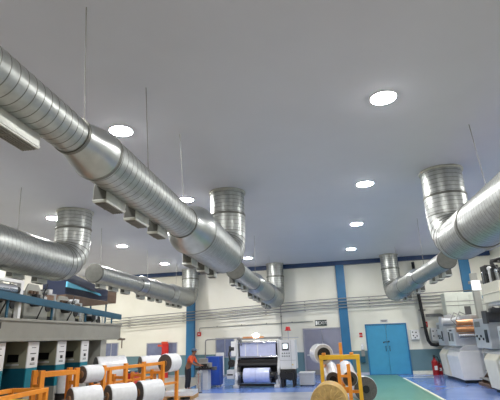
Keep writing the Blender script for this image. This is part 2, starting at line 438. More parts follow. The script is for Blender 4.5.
duct('silver duct with round end cap at left, stepping wider toward back wall column', -7.8, 25.6, 4.42,
     [(14.15, 17.8, .325), (18.3, 21.6, .41), (22.2, 24.88, .495)],
     [(14.75, 15.35), (15.75, 16.4), (16.8, 17.5), (18.45, 19.2), (19.75, 20.4), (20.8, 21.4), (22.4, 23.0), (23.3, 23.9), (24.2, 24.8)], -1,
     rods=[(14.6, -.1, .32), (19.0, -.1, .41), (23.0, 0, .49)])
duct('thick silver duct entering from the right edge, with tall ringed riser', 3.38, 11.5, 4.2,
     [(-1.5, 2.4, .36), (2.9, 9.35, .50), (9.40, 10.78, .515)], [(5.0, 5.6), (6.3, 6.9)], 1, rods=[(8.7, -.1, .5), (5.0, 0, .5)])
dR = duct('slender silver duct above the blue door, widening toward its back wall riser', 3.75, 24.4, 4.12,
     [(13.6, 17.6, .27), (18.1, 20.7, .37), (21.2, 23.68, .46)],
     [(14.2, 14.8), (15.1, 15.7), (16.0, 16.6), (18.3, 18.9), (19.2, 19.8), (21.4, 22.0), (22.3, 22.9)], 1, rods=[(16.5, 0, .27), (22.0, 0, .46)])

# ------------------------------------------------------------------ services on the back wall
for k, lab in enumerate(('top one of the four parallel grey pipes along the back wall', 'second of the four parallel grey pipes along the back wall', 'third of the four parallel grey pipes along the back wall', 'lowest of the four parallel grey pipes along the back wall')):
    t = thing('wall_pipe', lab, 'pipe', (0, wy(0), 0), WR, 'grey pipes along the back wall')
    bb = MB()
    zl = lambda u: 4.02 + (.042*u if u < 0 else .012*u) - .165*k
    bb.tube([(u, -.3, zl(u)) for u in (-13.5, -9, -5, -2, 0, 2, 4, 6.4, 8.8)], .026, 8); bb.build('pipe_run', 'midgrey', t)
    for u in (-12, -8.4, -3.3, -1.0, 2.6, 5.3):
        MB().box(u-.02, u+.02, -.3, 0, zl(u)-.05, zl(u)-.03).build('bracket', 'darkgrey', t)
t = wall_thing('conduit', 'thin grey conduit under the three wall pipes, dropping to the red alarm point', 'conduit', -3.8, 0)
bb = MB(); bb.tube([(-3.6, -.04, 2.45), (-3.6, -.04, 2.70), (-3.55, -.04, 2.74), (3.2, -.04, 2.86)], .018, 8); bb.build('conduit_run', 'midgrey', t)
bb = MB(); [bb.box(u-.015, u+.015, -.06, 0, 2.72+.018*(u+3.5), 2.80+.018*(u+3.5)) for u in (-2.5, -1, .5, 2)]; bb.build('clip', 'darkgrey', t)
t = wall_thing('drop_pipe', 'thin vertical pipe on back wall left of the grey double door', 'pipe', -2.42, 0)
bb = MB(); bb.cyl((0,-.06,1.6), (0,-.06,4.6), .02, 8); bb.build('pipe_run', 'midgrey', t)
bb = MB(); [bb.box(-.05, .05, -.06, 0, z, z+.03) for z in (2.0, 3.2, 4.3)]; bb.build('bracket', 'darkgrey', t)

t = wall_thing('fire_alarm_point', 'small red alarm call point on white wall right of left blue column', 'alarm', -7.42, 2.26)
bx('case', 'red', t, -.11, .11, -.07, 0, 0, .24); bx('button', 'sign_white', t, -.04, .04, -.08, -.07, .08, .16)

def text(body, size, mname, parent, loc, name='lettering'):
    cu = bpy.data.curves.new(name, 'FONT'); cu.body = body; cu.size = size; cu.extrude = .003; cu.align_x = 'CENTER'
    cu.materials.append(M[mname])
    o = bpy.data.objects.new(name, cu); COL.objects.link(o); dg = bpy.context.evaluated_depsgraph_get(); me = bpy.data.meshes.new_from_object(o.evaluated_get(dg)); bpy.data.objects.remove(o)
    me.materials.clear(); me.materials.append(M[mname]); o = bpy.data.objects.new(name, me); COL.objects.link(o); o.parent = parent; o.location = loc; o.rotation_euler = (PI/2, 0, 0); return o
t = wall_thing('exit_sign', 'dark exit sign with pale letters above the grey double door', 'sign', -.17, 2.60)
bx('plate', 'sign_green', t, -.33, .33, -.04, 0, 0, .32)
one('pictogram', 'sign_white', lambda b: (b.box(-.30, -.20, -.046, -.04, .05, .27), b.box(-.18, -.15, -.046, -.04, .1, .22)), t)
text('EXIT', .26, 'sign_white', t, (.09, -.042, .07))
t = wall_thing('door_sign', 'small grey sign above the blue double door', 'sign', 3.25, 2.66)
bx('plate', 'lightgrey', t, -.2, .2, -.02, 0, 0, .15); one('print', 'darkgrey', lambda b: (b.box(-.16, .16, -.024, -.02, .09, .12), b.box(-.13, .13, -.024, -.02, .035, .06)), t)
t = wall_thing('safety_notice', 'red safety notice on white wall left of the blue door', 'sign', 1.95, 1.9)
bx('plate', 'sign_white', t, -.1, .1, -.015, 0, 0, .28); one('print', 'red', lambda b: (b.box(-.085, .085, -.02, -.015, .15, .26), b.box(-.085, .085, -.02, -.015, .02, .12)), t)
t = wall_thing('safety_notice', 'red and white notice on the wall right of the dark cable riser', 'sign', 5.36, 2.34)
bx('plate', 'red', t, -.12, .12, -.015, 0, 0, .28); one('print', 'sign_white', lambda b: (b.box(-.05, .05, -.02, -.015, .1, .2)), t)
t = wall_thing('soap_dispenser', 'white dispenser bottle on wall beside the blue door', 'dispenser', 1.97, 1.28)
one('bottle', 'white_paint', lambda b: (b.cyl((0,-.09,0), (0,-.09,.2), .08, 16), b.cyl((0,-.09,.2), (0,-.09,.28), .08, 16, .03), b.cyl((0,-.09,.28), (0,-.09,.34), .025, 10)), t, 0, True)
bx('bracket', 'midgrey', t, -.09, .09, -.17, 0, -.03, 0); bx('drip_tray', 'midgrey', t, -.09, .09, -.14, 0, -.34, -.05)
t = wall_thing('wall_box', 'small teal wall box below the white dispenser bottle', 'box', 1.9, .62)
bx('case', 'teal_dark', t, -.1, .16, -.15, 0, 0, .3); bx('cover', 'press_blue', t, -.09, .15, -.165, -.15, .02, .28)

# wall control boxes, cables and extinguisher right of the blue door
def control_box(label, x, z, w, h, dots):
    t = wall_thing('control_box', label, 'control box', x, z, 'control boxes by the blue door')
    bx('case', 'lightgrey', t, -w/2, w/2, -.2, 0, 0, h); bx('cover', 'white_paint', t, -w/2+.02, w/2-.02, -.215, -.2, .02, h-.02)
    for u, v in dots: 
        cy('push_button', 'dark', t, (u, -.24, v), (u, -.215, v), .035, 12)
    return t
control_box('smaller grey control box with push buttons, next to the blue door', 4.75, 1.72, .44, .5, [(-.12,.38), (.05,.36), (-.1,.2), (.08,.18), (-.02,.1)])
control_box('larger grey control box, right of the dark cable riser', 5.86, 1.62, .62, .66, [(-.2,.5), (0,.52), (.18,.5), (-.2,.25), (.05,.2), (.2,.15)])
t = wall_thing('cable_riser', 'thick dark cable riser bending to the right beside the control boxes', 'cable', 5.25, 0)
bb = MB(); bb.tube([(-.12, -.3, 5.8), (-.08, -.3, 4.4), (0, -.3, 3.0), (.06, -.3, 2.0), (.1, -.3, 1.65), (.22, -.3, 1.46), (.45, -.3, 1.42), (.75, -.3, 1.5), (.9, -.3, 1.6)], .085, 12); bb.build('cable_sheath', 'rubber', t)
bb = MB(); [bb.box(-.15, .18, -.3, 0, z, z+.04) for z in (2.3, 3.2, 4.4)]; bb.build('bracket', 'darkgrey', t)
t = wall_thing('cable_tray', 'rusty red looped pipes above the right control box', 'pipe', 6.6, 0)
bb = MB()
for k in range(3): bb.tube([(-1.2, -.2, 2.98-.05*k), (-.45+.04*k, -.2, 2.98-.05*k), (-.3+.05*k, -.2, 2.9-.05*k), (-.3+.05*k, -.25, 2.3)], .022, 8)
bb.build('pipe_run', 'midgrey', t)
one('valve', 'red', lambda b: (b.cyl((-.35,-.25,2.75), (-.2,-.25,2.75), .05, 10), b.cyl((-.15,-.25,2.6), (0,-.25,2.6), .05, 10)), t)

def extinguisher(label, x, y, s):
    t = thing('fire_extinguisher', label, 'fire extinguisher', (x, y, 0), 0, 'fire extinguishers by the wall')
    one('cylinder', 'ext_red', lambda b: (b.cyl((0,0,0), (0,0,.52*s), .13*s, 18), b.cyl((0,0,.52*s), (0,0,.64*s), .13*s, 18, .04*s), b.cyl((0,0,.64*s), (0,0,.7*s), .04*s, 12)), t, 0, True)
    one('valve_handle', 'black', lambda b: (b.box(-.03*s, .03*s, -.14*s, .04*s, .7*s, .735*s), b.box(-.03*s, .03*s, -.12*s, .04*s, .76*s, .785*s), b.cyl((0,0,.68*s), (0,0,.78*s), .03*s, 10)), t)
    bb = MB(); bb.tube([(0,-.03,.7*s), (.12*s,-.05,.72*s), (.18*s,-.05,.55*s), (.16*s,-.05,.2*s)], .018*s, 8); bb.build('hose', 'rubber', t)
    bx('label_plate', 'sign_white', t, -.06*s, .06*s, -.137*s, -.1*s, .2*s, .36*s)
extinguisher('large red fire extinguisher on blue floor, right of the blue door', 5.40, 24.75, 1.2)
extinguisher('smaller red fire extinguisher half hidden behind the large one', 5.66, 24.95, .9)

# ------------------------------------------------------------------ printing press on the left
PX = -7.2
PITCH = 1.23
names = ['press bay cut by the left edge of the photo', 'press bay second from the left edge, behind the near orange trolley', 'press bay third from the left edge, with brightest label column', 'press bay fourth from the left, behind the hanging film rolls', 'last full press bay at the far end of the grey beam']
def press_unit(y, label):
    t = thing('press_unit', label, 'printing press unit', (PX, y, 0), 0, 'bays of the grey and teal printing press')
    bx('body', 'darkgrey', t, -1.6, -.80, .02, PITCH-.02, 0, 2.16)
    c = bx('column', 'olive', t, -.80, -.02, .0, .42, 1.56, 2.17)
    bx('viewing_window', 'black', c, -.52, -.22, -.012, 0, 1.7, 1.88)
    bx('rating_plate', 'lightgrey', c, -.54, -.2, -.008, 0, 1.62, 1.66)
    f_ = bx('front_plate', 'white_paint', t, -.02, .012, .0, .42, 1.56, 2.17)
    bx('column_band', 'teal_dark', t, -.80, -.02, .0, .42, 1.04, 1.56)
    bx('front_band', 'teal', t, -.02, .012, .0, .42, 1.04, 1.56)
    bx('column_base', 'press_grey', t, -.80, .012, .0, .42, 0, 1.04)
    one('label_plate', 'black', lambda b: (b.box(.012, .016, .16, .27, 1.72, 1.80), b.box(.012, .016, .12, .3, 1.63, 1.645), b.box(.012, .016, .12, .3, 1.66, 1.672), b.box(.012, .016, .1, .32, 1.88, 1.9), b.box(.012, .016, .14, .3, 2.02, 2.035)), f_)
    bx('recess_panel', 'dark', t, -.84, -.78, .44, PITCH-.02, .0, 2.17)
    cy('guide_rod', 'darkgrey', t, (-.6, -.3, 0), (-.6, -.3, 2.15), .025, 10)
for i in range(-1, 4): press_unit(8.94 + PITCH*i + .0, names[i+1])
t = thing('press_end_frame', 'grey end column closing the far end of the printing press', 'printing press frame', (PX, 8.94+PITCH*4+.01, 0))
bx('column', 'press_grey', t, -1.6, -.02, 0, .38, 0, 2.17); bx('end_cover', 'lightgrey', t, -1.5, -.1, .38, .41, .3, 2.0)

t = thing('press_beam', 'long grey overhead beam carried on the printing press bays', 'machine beam', (PX, 5, 2.18))
bx('girder', 'press_beam', t, -1.6, .06, 0, 10.1, 0, .5, bevel=.02)
bx('flange', 'press_beam', t, -1.6, .1, 0, 10.12, .0, .06)
bx('flange', 'press_beam', t, -1.6, .1, 0, 10.12, .46, .52)
one('bracket', 'brown', lambda b: (b.box(.05, .2, 9.9, 10.2, -.03, .03), b.cyl((.15, 10.05, -.3), (.15, 10.05, 0), .02, 8)), t)
bx('nameplate', 'dark', t, .06, .07, 3.6, 4.05, .28, .42)
t = thing('press_rail', 'long blue guard rail running above the grey press beam', 'guard rail', (PX, 5, 2.70))
bb = MB(); bb.prism([(0, .58), (10.1, .15), (10.1, .33), (0, .76)], 'x', -.02, .06); bb.build('rail', 'press_blue', t, .008)
for k in range(6):
    yk = .8 + k*1.75; bx('rail_post', 'press_blue', t, -.06, -.02, yk-.03, yk+.03, 0, .62-.0426*yk)

for i in range(5):
    y = 7.55 + i*1.45
    t = thing('press_deck', ['upper press deck cut off at left edge', 'upper press deck second from the left with dark motor', 'upper press deck third from left under the riser elbow', 'upper press deck fourth from left with white fittings', 'upper press deck at the far end below the navy hood'][i], 'machine deck', (PX-.45, y, 2.703), 0, 'upper decks on the printing press beam')
    hgt = .95 if i < 3 else (.75 if i == 3 else .38)
    bb = MB(); bb.prism([(0,0), (1.02,0), (1.02,hgt*.5), (.85,hgt*.6), (.5,hgt), (.1,hgt), (0,hgt*.8)], 'x', -.05, 0); bb.build('side_plate', 'press_grey', t, .008)
    bb = MB(); bb.prism([(0,0), (.62,0), (.62,hgt*.7), (.45,hgt), (.1,hgt), (0,hgt*.8)], 'x', -1.2, -1.15); bb.build('side_plate', 'press_grey', t, .008)
    bx('cover', 'olive', t, -1.15, -.05, .05, .55, 0, hgt*.62)
    cy('roller', 'chrome', t, (-1.18, .75, hgt*.6), (.06, .75, hgt*.6), .11)
    cy('roller', 'steel', t, (-1.18, .98, hgt*.85), (.03, .98, hgt*.85), .08)
    cy('roller', 'rubber', t, (-1.18, 1.0, hgt*.4), (.03, 1.0, hgt*.4), .12)
    one('drive_motor', 'dark', lambda b: (b.cyl((0, .3, hgt*.5), (.22, .3, hgt*.5), .12, 16), b.box(.02, .18, .22, .38, hgt*.5+.1, hgt*.5+.2)), t, .01)
    bx('bearing_block', 'lightgrey', t, 0, .08, .68, .82, hgt*.6-.08, hgt*.6+.08)
    bx('bearing_block', 'white_paint', t, 0, .07, .92, 1.06, hgt*.85-.07, hgt*.85+.07)
    bx('cross_member', 'dark', t, -1.1, -.05, .7, 1.3, 0, .14)
    one('stanchion', 'lightgrey', lambda b: (b.box(.04, .08, 1.19, 1.23, 0, hgt*.8), b.box(.04, .07, .9, 1.23, hgt*.76, hgt*.8)), t)
    one('fitting', 'brown', lambda b: [b.box(.02, .1, .08+.13*k, .14+.13*k, hgt*.72, hgt*.72+.08) for k in range(3)], t)
    bb = MB(); bb.tube([(.05, .5, .05), (.12, .6, hgt*.4), (.08, .66, hgt*.8), (.0, .9, hgt*1.05)], .018, 8); bb.build('hose', 'rubber', t)

t = thing('winder_frame', 'white frame with a large steel roller above the rail at left edge', 'roller frame', (PX-.12, 7.4, 2.72))
cy('roller', 'steel', t, (0, 0, .66), (0, 2.15, .66), .11, 28)
cy('journal', 'dark', t, (0, 2.15, .66), (0, 2.3, .66), .08, 20)
bx('top_bar', 'white_paint', t, -.06, .06, -.1, 2.42, .82, .90)
bx('end_post', 'white_paint', t, -.06, .06, 2.32, 2.42, -.02, .82); bx('end_post', 'white_paint', t, -.06, .06, -.1, 0, -.02, .82)
bx('lower_bar', 'brown', t, -.06, .06, 0, 2.32, .38, .46)

t = thing('air_hood', 'navy box hood with brown end, beneath the capped left duct', 'hood', (-9.0, 14.4, 0))
bb = MB(); bb.prism([(0, 3.75), (.5, 3.52), (3.2, 3.72), (3.2, 4.22), (1.4, 4.42), (0, 4.62)], 'x', -.9, 0); bb.build('side_panel', 'hood_navy', t, .02)
bx('end_block', 'brown', t, -.9, -.02, 3.2, 4.05, 3.72, 4.22, bevel=.02)
bb = MB(); bb.prism([(.0, 3.4), (.6, 3.32), (1.3, 3.42), (3.2, 3.62), (3.2, 3.74), (0, 3.78)], 'x', -.85, .03); bb.build('lower_tray', 'brown', t, .02)
bb = MB(); bb.prism([(.0, 4.02), (2.4, 4.0), (2.5, 3.93), (0, 4.22)], 'x', .0, .06); bb.build('light_streak', 'cyan', t, .01)  # streak of light on the hood side, painted as a pale cyan strip
for yk in (.6, 3.3):
    cy('support_post', 'press_blue', t, (-.1, yk, 0), (-.1, yk, 3.75), .035, 10)
    cy('support_post', 'press_blue', t, (-.8, yk, 0), (-.8, yk, 3.75), .035, 10)

# ------------------------------------------------------------------ roll stands and film rolls, left
RA = math.radians(-20.0)           # stands run 20 degrees off the hall axis
def stand(label, x, y, length, z=1.5, col='orange', depth=.62, rz=RA, name='roll_stand', grp='orange roll stands left of the walkway', lowz=.72):
    t = thing(name, label, 'roll stand', (x, y, 0), rz, grp)
    w = .05
    for dx in (-depth, 0):
        for yk in (0, length):
            bx('post', col, t, dx-w, dx+w, yk-w, yk+w, 0, z+.06)
        bx('top_rail', col, t, dx-w, dx+w, w, length-w, z-.08, z+.02)
        bx('middle_rail', col, t, dx-w*.8, dx+w*.8, w, length-w, lowz-.07, lowz)
        bx('foot', col, t, dx-w*1.1, dx+w*1.1, -.2, length+.2, 0, .07)
    for yk in (0, length):
        bx('cross_tie', col, t, -depth+w, -w, yk-.035, yk+.035, z-.3, z-.22)
        bx('cross_tie', col, t, -depth+w, -w, yk-.035, yk+.035, .2, .28)
    return t
def roll(label, x, y, z, r, length, rz=RA, grp='white film rolls on the orange stands', film='film', edge='film_edge', shaft=True, core=.085, name='film_roll', core_mat='card'):
    t = thing(name, label, 'film roll', (x, y, z), rz, grp)
    bb = MB()
    L = lambda s: ((0, s, 0), (0, 1, 0))
    fr = [(*L(.0), r-.012), (*L(.012), r)]
    n = 10
    for k in range(1, n): fr.append((*L(length*k/n), r + random.uniform(-.006, .006)))
    fr += [(*L(length-.012), r), (*L(length), r-.012)]
    bb.lathe(fr, 36); bb.build('film', film, t)
    for s, q in ((0, -.006), (length, .006)):
        bb = MB(); y0, y1 = sorted((s, s+q)); bb.cyl((0, y0, 0), (0, y1, 0), r-.015, 36); bb.build('roll_end', edge, t)
        bb = MB(); y0, y1 = sorted((s, s+q*6)); bb.cyl((0, y0, 0), (0, y1, 0), core, 20); bb.build('core', core_mat, t)
    if shaft:
        cy('shaft', 'steel', t, (0, -.16, 0), (0, length+.16, 0), .028, 12)
    return t
def along(p, s, off=0.0):   # a point s metres along the stand direction, off metres across
    dx, dy = -math.sin(RA), math.cos(RA)
    return (p[0]+dx*s+dy*off, p[1]+dy*s-dx*off)
stand('short orange roll stand nearest the camera in the left row', -6.09, 9.17, .83, depth=.3, rz=math.radians(-28))
t = thing('roll_stand', 'long orange roll stand with six posts, reaching towards the worker', 'roll stand', (-5.40, 10.61, 0), math.radians(-16.8), 'orange roll stands left of the walkway')
for yk, zt in ((0, 1.56), (.2, 1.5), (.78, 1.56), (1.5, 1.56), (2.35, 1.52), (3.05, 1.5)):
    bx('post', 'orange', t, -.045, .045, yk-.045, yk+.045, 0, zt)
for yk in (0, .78, 1.5, 2.35): bx('rear_post', 'orange', t, -.42, -.34, yk-.04, yk+.04, 0, 1.3)
bx('top_rail', 'orange', t, -.035, .035, .02, 2.35, 1.43, 1.51); bx('middle_rail', 'orange', t, -.03, .03, .02, 3.03, .86, .92)
bx('rear_rail', 'orange', t, -.41, -.35, -.04, 2.4, 1.06, 1.12)
for yk in (0, .78, 1.5, 2.35): bx('cross_tie', 'orange', t, -.36, -.04, yk-.03, yk+.03, 1.18, 1.25)
bx('foot', 'orange', t, -.45, .06, -.06, .06, 0, .07); bx('foot', 'orange', t, -.45, .06, 2.3, 2.4, 0, .07)
def rl(label, px, py, pz, r, l, az=50, **k):
    a = math.radians(az)
    return roll(label, px-math.sin(a)*l/2, py-math.cos(a)*l/2, pz, r, l, math.radians(-az), **k)
rl('white roll hung between the short stand and the long orange stand', -5.55, 10.26, 1.40, .2, .5, 23)
rl('big film roll behind the first posts of the long orange stand', -6.13, 12.4, 1.285, .435, .8)
rl('white roll on a trestle behind the middle of the long orange stand', -5.48, 13.8, 1.40, .255, .66)
rl('white roll hung at the far end of the long orange stand, nearest the worker', -4.62, 13.19, 1.46, .26, .5, 16.8)
def trestle(label, x, y, top, w):
    t = thing('trestle', label, 'trestle', (x, y, 0), math.radians(-50), 'orange trestles behind the long stand')
    for dx in (-.2, .2): bx('top_rail', 'orange', t, dx-.03, dx+.03, -w, w, top-.06, top)
    for yk in (-w+.08, w-.08):
        for dx in (-.2, .2): bx('leg', 'orange', t, dx-.03, dx+.03, yk-.03, yk+.03, 0, top-.06)
        bx('cross_tie', 'orange', t, -.17, .17, yk-.025, yk+.025, .3, .36)
trestle('orange trestle carrying the big film roll', -6.13, 12.4, .87, .4)
trestle('orange trestle carrying the white roll behind the long stand', -5.48, 13.8, 1.2, .32)
t = thing('roll_bench', 'low orange bench under the row of three lower white rolls', 'bench', (-5.38, 8.9, 0), math.radians(-43))
for dx in (-.13, .13):
    bx('rail', 'orange', t, dx-.03, dx+.03, -.1, 2.2, .7, .76)
    for yk in (0, 1.05, 2.1): bx('leg', 'orange', t, dx-.03, dx+.03, yk-.03, yk+.03, 0, .7)
rl('left one of the three lower white rolls on the orange bench', -5.08, 9.22, .985, .245, .62, 39)
rl('middle one of the three lower white rolls on the orange bench', -4.55, 9.78, .98, .24, .58, 39)
rl('right one of the three lower white rolls on the orange bench', -4.08, 10.28, .99, .25, .54, 39)
t = thing('film_roll', 'white roll standing upright on a dark drum behind the short stand', 'film roll', (-6.72, 11.15, .9), 0, 'white film rolls on the orange stands')
one('film', 'film', lambda b: b.cyl((0,0,0), (0,0,.5), .2, 28), t, .01, True); cy('core', 'card', t, (0,0,.5), (0,0,.52), .07)
t = thing('drum', 'dark drum carrying the upright white roll', 'drum', (-6.72, 11.15, 0))
one('drum_body', 'dark', lambda b: b.cyl((0,0,0), (0,0,.88), .22, 28), t, .01, True); one('drum_rim', 'black', lambda b: b.cyl((0,0,.86), (0,0,.9), .23, 28), t, 0, True)

t = thing('orange_trolley', 'low orange tube trolley at the bottom left corner', 'trolley', (-5.6, 7.0, 0), math.radians(2))
for dx in (-.75, 0):
    bx('top_rail', 'orange', t, dx-.04, dx+.04, 0, 1.75, 1.18, 1.26)
    for yk in (.04, 1.71): bx('post', 'orange', t, dx-.04, dx+.04, yk-.04, yk+.04, .12, 1.18)
    bx('lower_rail', 'orange', t, dx-.03, dx+.03, .08, 1.67, .9, .96)
bx('end_rail', 'orange', t, -.71, -.04, 1.67, 1.75, 1.18, 1.26); bx('end_rail', 'orange', t, -.71, -.04, 0, .08, 1.18, 1.26)
bx('deck', 'wood', t, -.8, .05, -.02, 1.8, .12, .18)
for dx in (-.7, -.05):
    for yk in (.1, 1.65): cy('wheel', 'rubber', t, (dx-.03, yk, .06), (dx+.03, yk, .06), .06, 14)
t = thing('plastic_bin', 'blue bin with yellow lining standing on the orange trolley', 'bin', (-5.95, 7.8, .18))
bx('bin_body', 'royal', t, -.25, .25, 0, .8, 0, .86, bevel=.02); bx('lining', 'yellow_thing', t, -.22, .22, .03, .5, .86, .92, bevel=.02)

# red post against the windows and the pallet in front of the worker
t = wall_thing('red_post', 'red steel post standing before the back wall window', 'post', -9.42, 0)
one('upright', 'red', lambda b: (b.box(-.24, .08, -.35, -.25, 0, 1.98), b.box(.1, .16, -.35, -.25, 0, 1.9)), t)
one('arm', 'orange_red', lambda b: (b.box(-.5, -.2, -.36, -.24, 1.74, 1.86), b.box(-.26, .1, -.38, -.22, 1.9, 2.02)), t)
t = thing('pallet', 'low wooden pallet loaded with white sheets in front of the worker', 'pallet', (-5.5, 17.1, 0), math.radians(4))
one('deck', 'wood', lambda b: [b.box(-.55, .55, -.5+.22*k, -.36+.22*k, .1, .13) for k in range(5)], t)
one('runner', 'wood', lambda b: [b.box(dx-.05, dx+.05, -.5, .52, 0, .1) for dx in (-.48, 0, .48)], t)
t = thing('sheet_stack', 'flat stack of white sheets on the low pallet', 'sheets', (-5.5, 17.1, .13), math.radians(4))
one('sheets', 'film', lambda b: [b.box(-.52+random.uniform(-.02,.02), .52, -.46, .46+random.uniform(-.02,.02), .03*k, .03*k+.03) for k in range(5)], t)
t = thing('red_drum', 'red and blue crate seen under the far roll stands', 'crate', (-7.0, 15.2, 0))
bx('crate_body', 'red', t, -.3, .3, 0, .7, 0, 1.05, bevel=.02); bx('lid', 'teal_dark', t, -.32, .32, -.02, .72, 1.05, 1.12, bevel=.02)

# ------------------------------------------------------------------ worker and console
def skin_mesh(name, nodes, edges, m, parent, sub=2):
    me = bpy.data.meshes.new(name); me.from_pydata([n[0] for n in nodes], edges, [])
    me.materials.append(M[m]); o = bpy.data.objects.new(name, me); COL.objects.link(o); o.parent = parent
    o.modifiers.new('Skin', 'SKIN').use_smooth_shade = True
    lay = me.skin_vertices[0].data
    for i, n in enumerate(nodes):
        r = n[1]; lay[i].radius = r if isinstance(r, tuple) else (r, r); lay[i].use_root = (i == 0)
    s = o.modifiers.new('Subdivision', 'SUBSURF'); s.levels = sub; s.render_levels = sub
    return o
wk = thing('person', 'worker in orange shirt, dark trousers and cap leaning over the console', 'person', (-6.02, 19.5, 0), math.radians(-8))
# faces +x, leaning forward; y is the worker's left-right
pel, waist, chest, neck = (0,0,.92), (.06,0,1.08), (.17,0,1.30), (.25,0,1.44)
nodes = [(pel,.13), (waist,.125), (chest,(.15,.12)), (neck,.06), ((.30,0,1.53),.085), ((.32,0,1.62),.09), ((.31,0,1.68),.06)]
edges = [(0,1),(1,2),(2,3),(3,4),(4,5),(5,6)]
for s in (-1, 1):
    k = len(nodes)
    nodes += [((.19, s*.19, 1.36),.06), ((.30, s*.24, 1.13),.047), ((.50, s*.16, 1.02),.036), ((.56, s*.14, 1.01),.03),
              ((.0, s*.1, .86),.095), ((.03, s*.12, .48),.062), ((-.02, s*.12, .1),.042), ((.12, s*.13, .05),.035)]
    edges += [(2,k),(k,k+1),(k+1,k+2),(k+2,k+3),(0,k+4),(k+4,k+5),(k+5,k+6),(k+6,k+7)]
    p = len(nodes)
    for j, (dy, l) in enumerate(((-.03,.075), (-.01,.085), (.01,.08), (.03,.065))):
        a = len(nodes); nodes += [((.60, s*.14+dy, 1.015),.011), ((.60+l*.55, s*.14+dy, 1.005),.009), ((.60+l, s*.14+dy*1.1, .985),.008)]
        edges += [(k+3,a),(a,a+1),(a+1,a+2)]
    a = len(nodes); nodes += [((.575, s*.14-s*.04, 1.0),.012), ((.61, s*.14-s*.06, .99),.009)]; edges += [(k+3,a),(a,a+1)]
skin_mesh('body', nodes, edges, 'skin', wk)
one('face', 'skin', lambda b: (b.sphere((.405, 0, 1.575), .022, (1,.8,1.3)), b.sphere((.30, -.093, 1.58), .025, (.6,.5,1.3)), b.sphere((.30, .093, 1.58), .025, (.6,.5,1.3))), wk, 0, True)
one('eyes', 'black', lambda b: [b.sphere((.39, s*.034, 1.605), .011) for s in (-1, 1)], wk, 0, True)
one('hair', 'hair', lambda b: b.sphere((.285, 0, 1.62), .1, (1.0,.98,.95), 18), wk, 0, True)
one('cap', 'cap', lambda b: (b.sphere((.30, 0, 1.655), .108, (1.06,.98,.75), 20), b.box(.36, .5, -.07, .07, 1.645, 1.66)), wk, .008, True)
ns = [(waist,.14), ((.10,0,1.17),.145), (chest,(.168,.14)), ((.235,0,1.40),.085)]; es = [(0,1),(1,2),(2,3)]
for s in (-1, 1):
    k = len(ns); ns += [((.19, s*.19, 1.37),.075), ((.27, s*.225, 1.2),.066), ((.32, s*.235, 1.11),.06)]; es += [(2,k),(k,k+1),(k+1,k+2)]
skin_mesh('shirt', ns, es, 'vest', wk)
ns = [(pel,(.15,.14)), ((.05,0,1.04),.142)]; es = [(0,1)]
for s in (-1, 1):
    k = len(ns); ns += [((.0, s*.1, .86),.11), ((.035, s*.12, .48),.082), ((-.015, s*.12, .1),.07)]; es += [(0,k),(k,k+1),(k+1,k+2)]
skin_mesh('trousers', ns, es, 'trousers', wk)
for s in (-1, 1):
    one('shoe', 'black', lambda b: (b.sphere((.06, s*.125, .045), .07, (2.0,.75,.62), 16), b.box(-.08, .2, s*.125-.045, s*.125+.045, 0, .025)), wk, 0, True)

t = thing('operator_console', 'dark machine console the worker leans over', 'console', (-5.62, 19.75, 0))
bx('pedestal', 'lightgrey', t, .0, .45, .0, .5, 0, .82); bx('table', 'dark', t, -.1, .62, -.1, .6, .82, .9)
bx('desk_panel', 'midgrey', t, .0, .5, .1, .55, .9, 1.08); bx('display', 'black', t, .1, .38, .06, .1, .93, 1.05)
one('control_knobs', 'black', lambda b: [b.cyl((.08+.12*k, -.02, .9), (.08+.12*k, -.02, .95), .03, 10) for k in range(4)], t)
bx('side_bracket', 'darkgrey', t, .62, .75, .05, .4, .78, .92)
bx('screen_hood', 'midgrey', t, -.05, .3, .35, .6, 1.08, 1.26)
t = thing('gas_cylinder', 'shiny silver cylinder standing on the floor in front of console', 'cylinder', (-5.28, 18.75, 0))
one('shell', 'steel', lambda b: (b.cyl((0,0,.03), (0,0,.78), .13, 24), b.cyl((0,0,.78), (0,0,.86), .13, 24, .05)), t, 0, True)
cy('neck', 'dark', t, (0,0,.86), (0,0,.93), .03); cy('foot_ring', 'dark', t, (0,0,0), (0,0,.04), .12)
t = thing('floor_cabinet', 'royal blue cabinet standing right of the console', 'cabinet', (-5.62, 20.9, 0), WR)
bx('cabinet_body', 'royal', t, 0, .7, 0, .6, .06, 1.3, bevel=.012)
for k in range(2): bx('cabinet_door', 'royal', t, .02+.34*k, .34+.34*k, -.02, 0, .1, 1.26)
one('caster', 'rubber', lambda b: [b.cyl((u, v, .03), (u+.04, v, .03), .03, 10) for u in (.06, .58) for v in (.08, .5)], t)
t = wall_thing('white_board', 'tall white board standing against the wall right of blue cabinet', 'board', -6.0, 0)
bx('panel', 'white_paint', t, -.3, .18, -.3, -.24, .1, 1.32, bevel=.01); one('stand_foot', 'lightgrey', lambda b: (b.box(-.25, -.2, -.4, -.14, 0, .1), b.box(.08, .13, -.4, -.14, 0, .1)), t)
t = thing('overhead_conduit', 'thin grey conduit rising from blue cabinet and crossing to the slitter', 'conduit', (-5.55, 20.85, 0), 0)
bb = MB(); bb.tube([(.0, -.12, .0), (.0, -.12, 1.95), (.02, -.12, 2.03), (.1, -.12, 2.06), (1.62, -.1, 2.1), (1.7, -.1, 2.05), (1.7, -.1, 1.75)], .03, 10); bb.build('conduit_run', 'midgrey', t)

